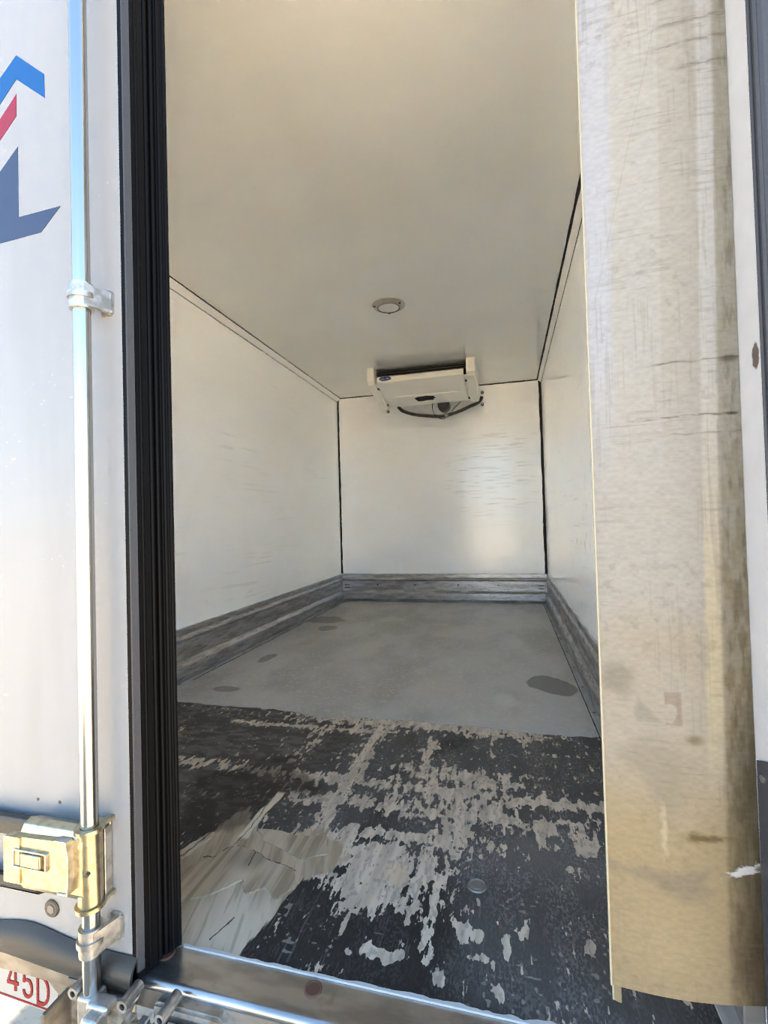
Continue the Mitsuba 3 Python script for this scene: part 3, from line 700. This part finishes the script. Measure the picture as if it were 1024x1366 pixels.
obj('painted_reflection', bx(XL - W, XR + W, .7635, .7655, ZF - .047, ZF - .013), 'sill_face', 'door_sill', smooth=False, label='tan lower front edge with ground reflection painted in')  # thin tan sheet standing in for the ground mirrored in the sill
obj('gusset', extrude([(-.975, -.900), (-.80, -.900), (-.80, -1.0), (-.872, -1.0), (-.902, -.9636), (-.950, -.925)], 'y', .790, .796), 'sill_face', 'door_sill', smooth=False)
st = thing('step_tread', 'grey slotted metal step tread below the rear sill', 'step')
obj('frame_bar', bx(-.697, -.520, .730, .740, -.940, -.893, .002), 'zinc', st)
obj('frame_bar', bx(-.697, -.520, .60, .610, -.940, -.893, .002), 'zinc', st)
for i in range(6):
    x = -.694 + i * .027
    obj('tread_bar', bx(x, x + .017, .600, .738, -.895, -.880, .002), 'zinc', st)
hp = thing('hinge_plate', 'rounded cast steel bracket on the front of the sill right of the bar', 'bracket')
obj('plate', extrude(Polygon([(-.640, -.872), (-.52, -.872), (-.485, -.905), (-.485, -.96), (-.640, -.96)]).buffer(.010, 4), 'y', .748, .7645), 'zinc', hp, smooth=40)
obj('rim', extrude(LineString([(-.642, -.95), (-.642, -.870), (-.52, -.870), (-.482, -.905), (-.482, -.96)]).buffer(.005), 'y', .742, .75), 'zinc', hp, smooth=40)
p = obj('pin', ring((-.604, .705, -.846), (-.604, .752, -.846), .0105, .0055, 20), 'zinc', hp)
obj('pin_end', cyl((-.604, .709, -.846), (-.604, .715, -.846), .0056, 12), 'dark_void', p, smooth=False)

# ------------------------------------------------------------------ evaporator on the ceiling
ev = thing('evaporator_unit', 'white ceiling evaporator of the refrigeration unit with dark front slot', 'cooling unit')
def cheek(x0, x1):
    pf = Polygon([(4.018, ZC - .001), (4.022, 1.235), (4.040, 1.205), (4.075, 1.190), (4.53, 1.100), (4.56, 1.110), (4.57, ZC - .001)]).buffer(-.008).buffer(.008, 5)
    c = extrude(pf, 'x', x0 + .005, x1 - .005)
    c2 = extrude(pf.buffer(-.005), 'x', x0, x1)
    return trimesh.convex.convex_hull(np.vstack([c.vertices, c2.vertices]))
obj('cheek', cheek(-1.158, -1.094), 'unit_white', ev, smooth=40)
obj('cheek', cheek(-.292, -.216), 'unit_white', ev, smooth=40)
cover = [(4.075, 1.276), (4.052, 1.276), (4.042, 1.268), (4.036, 1.240), (4.040, 1.224), (4.058, 1.213), (4.525, 1.120), (4.545, 1.122), (4.545, 1.150), (4.085, 1.240)]
cv = obj('cover', extrude(cover, 'x', -1.070, -.318), 'unit_white', ev, smooth=40)
uz = lambda y: 1.213 + (y - 4.058) * (1.120 - 1.213) / (4.525 - 4.058)
def on_under(poly_xy, h0, h1):
    m = extrude(poly_xy, 'z', 0, 1)
    v = m.vertices
    m.vertices = np.stack([v[:, 0], v[:, 1], np.array([uz(y) for y in v[:, 1]]) - np.where(v[:, 2] > .5, h0, h1)], 1)
    m.fix_normals()
    return m
for x0, x1 in ((-1.094, -1.074), (-.314, -.292)):
    s_ = obj('side_strip', on_under(sbox(x0, 4.06, x1, 4.535), -.012, .0), 'unit_white', ev, smooth=False)
    for y in (4.12, 4.46):
        obj('clip', on_under(sbox(x0 + .001, y, x1 - .001, y + .035), -.002, .004), 'dark_plastic', s_, smooth=False)
tr = obj('tray', on_under(sbox(-.985, 4.325, -.37, 4.50).buffer(.006), -.002, .007), 'unit_white', cv, smooth=False)
obj('smudge', on_under(ragged([(-.80, 4.37), (-.76, 4.345), (-.68, 4.342), (-.615, 4.36), (-.60, 4.40), (-.63, 4.415), (-.62, 4.435), (-.70, 4.44), (-.775, 4.445), (-.79, 4.41)], .012, .01, 5, 30), .004, .0076), 'smudge_black', tr, smooth=False, label='black smudge on the tray')
obj('core', bx(-1.094, -.292, 4.13, 4.52, 1.235, ZC - .002), 'dark_void', ev, smooth=False)
for i, z in enumerate((1.292, 1.312, 1.332)):
    obj('grille_bar', bx(-1.094, -.292, 4.085, 4.10, z - .0022, z + .0022), 'fin_metal', ev, smooth=False)
bd = obj('badge', extrude(Point(0, 0).buffer(1, 24), 'y', -.5, .5).apply_transform(np.diag([.056, .006, .021, 1])).apply_translation([-.995, 4.036, 1.252]), 'badge_blue', ev, smooth=30, label='oval dark blue badge')
rimp = Polygon([(.056 * math.cos(a), .021 * math.sin(a)) for a in np.linspace(0, 2 * math.pi, 40)[:-1]])
obj('badge_rim', extrude(rimp.difference(rimp.buffer(-.0028)), 'y', 4.0315, 4.0345).apply_translation([-.995, 0, 1.252]), 'badge_print', bd, smooth=False)
lm = meshkit.text_mesh('Carrier', .017, .001)
v = lm.vertices - [lm.vertices[:, 0].mean(), 0, 0]
v[:, 0] -= (v[:, 0].max() + v[:, 0].min()) / 2
v[:, 0] *= .080 / (v[:, 0].max() - v[:, 0].min())
lm.vertices = np.stack([-.995 + v[:, 0] + v[:, 1] * .2, 4.0322 + .001 - v[:, 2], 1.2445 + v[:, 1]], 1)
lm.fix_normals()
obj('lettering', lm, 'badge_print', bd, smooth=False)
obj('drain_motor', cat(cyl((-.555, 4.56, 1.105), (-.555, 4.66, 1.105), .058, 24, .006), cyl((-.555, 4.545, 1.105), (-.555, 4.56, 1.105), .035, 20, .003)), 'dark_plastic', ev, label='round dark motor behind the cover')

hose = [(-1.00, 4.57, 1.125), (-.975, 4.60, 1.098), (-.90, 4.62, 1.062), (-.796, 4.62, 1.035), (-.68, 4.62, 1.018), (-.575, 4.62, 1.008), (-.50, 4.62, 1.020), (-.39, 4.62, 1.050), (-.30, 4.62, 1.085), (-.213, 4.62, 1.125), (-.195, 4.60, 1.16)]
obj('hose', tube(hose, .0155, 12, 60), 'dark_plastic', label='black hose sagging in a loop below the evaporator', cat_='hose')
hc = obj('hose_clamp', cat(ring((-.553, 4.62, 1.0115), (-.521, 4.62, 1.0165), .025, .0168, 8)), 'chrome', label='small shiny clamp on the black sagging hose', cat_='clamp', smooth=40)
obj('clamp_screw', cyl((-.537, 4.585, 1.014), (-.537, 4.596, 1.014), .010, 10), 'zinc', hc)
obj('cable', tube([(-.655, 4.575, 1.13), (-.665, 4.585, 1.08), (-.645, 4.595, 1.03), (-.60, 4.595, .985), (-.56, 4.60, .978), (-.545, 4.60, .99)], .004, 7, 30), 'dark_plastic', label='thin dark wire hanging left of the drain motor', cat_='wire')
obj('cable', tube([(-.39, 4.575, 1.125), (-.41, 4.59, 1.11), (-.455, 4.60, 1.075), (-.48, 4.60, 1.05)], .004, 7, 20), 'dark_plastic', label='thin dark wire hanging right of the drain motor', cat_='wire')
for (x, z), lab in (((-1.1848, 1.1622), 'dark bolt in far wall below the left end of the evaporator'), ((-.1997, 1.2763), 'upper dark bolt in far wall right of the evaporator'), ((-.2035, 1.1551), 'lower dark bolt in far wall right of the evaporator')):
    b = obj('wall_bolt', cat(cyl((x, YB - .020, z), (x, YB - .0005, z), .016, 14, .003)), 'dark_bolt', label=lab, cat_='bolt', group='bolts in the far wall')
    obj('nut', cyl((x, YB - .034, z), (x, YB - .019, z), .009, 6), 'zinc', b, smooth=False)

# ------------------------------------------------------------------ ceiling lamp
cl = thing('ceiling_lamp', 'round white ceiling lamp in front of the evaporator', 'lamp')
LC = (-.677, 2.885, ZC - .0005)
obj('bezel', lathe([(.066, 0), (.104, 0), (.104, -.004), (.098, -.008), (.074, -.020), (.069, -.021), (.066, -.018)], LC), 'bezel', cl, smooth=35)
obj('lens', lathe([(0, -.024), (.03, -.0235), (.055, -.021), (.066, -.017), (.066, -.001), (0, -.001)], LC), 'lens', cl, smooth=35)
obj('gap_ring', lathe([(.0655, -.0175), (.0665, -.0212), (.0705, -.0222), (.0705, -.016)], LC), 'dark_bolt', cl)
for a in (math.radians(100), math.radians(205), math.radians(335)):
    x, y = LC[0] + .088 * math.cos(a), LC[1] + .088 * math.sin(a)
    obj('screw', cyl((x, y, ZC - .018), (x, y, ZC - .010), .006, 10), 'dark_void', cl, smooth=False)

# ------------------------------------------------------------------ hanging plastic strips
def strip(x0, x1, zb0, zb1, y0, bow, name_label):
    nu, nv = 24, 60
    zt = ZC - .002
    v = []
    for j in range(nv + 1):
        for i in range(nu + 1):
            u = i / nu
            x = x0 + (x1 - x0) * u
            zb = zb0 + (zb1 - zb0) * u
            z = zb + (zt - zb) * j / nv
            y = y0 - bow * math.sin(math.pi * u) + .0025 * math.sin(z * 3.1 + u * 2) 
            v.append((x, y, z))
    f = []
    for j in range(nv):
        for i in range(nu):
            a = j * (nu + 1) + i
            f += [[a, a + 1, a + nu + 2], [a, a + nu + 2, a + nu + 1]]
    v = np.array(v)
    k = obj('plastic_strip', trimesh.Trimesh(v, f, process=False), 'strip_plastic', smooth=True, label=name_label, cat_='strip curtain')
    e = np.array([v[j * (nu + 1)] for j in range(nv + 1)])
    obj('cut_edge', tube(e, .0018, 6), 'strip_edge', k, label='pale yellow cut edge')
    return k
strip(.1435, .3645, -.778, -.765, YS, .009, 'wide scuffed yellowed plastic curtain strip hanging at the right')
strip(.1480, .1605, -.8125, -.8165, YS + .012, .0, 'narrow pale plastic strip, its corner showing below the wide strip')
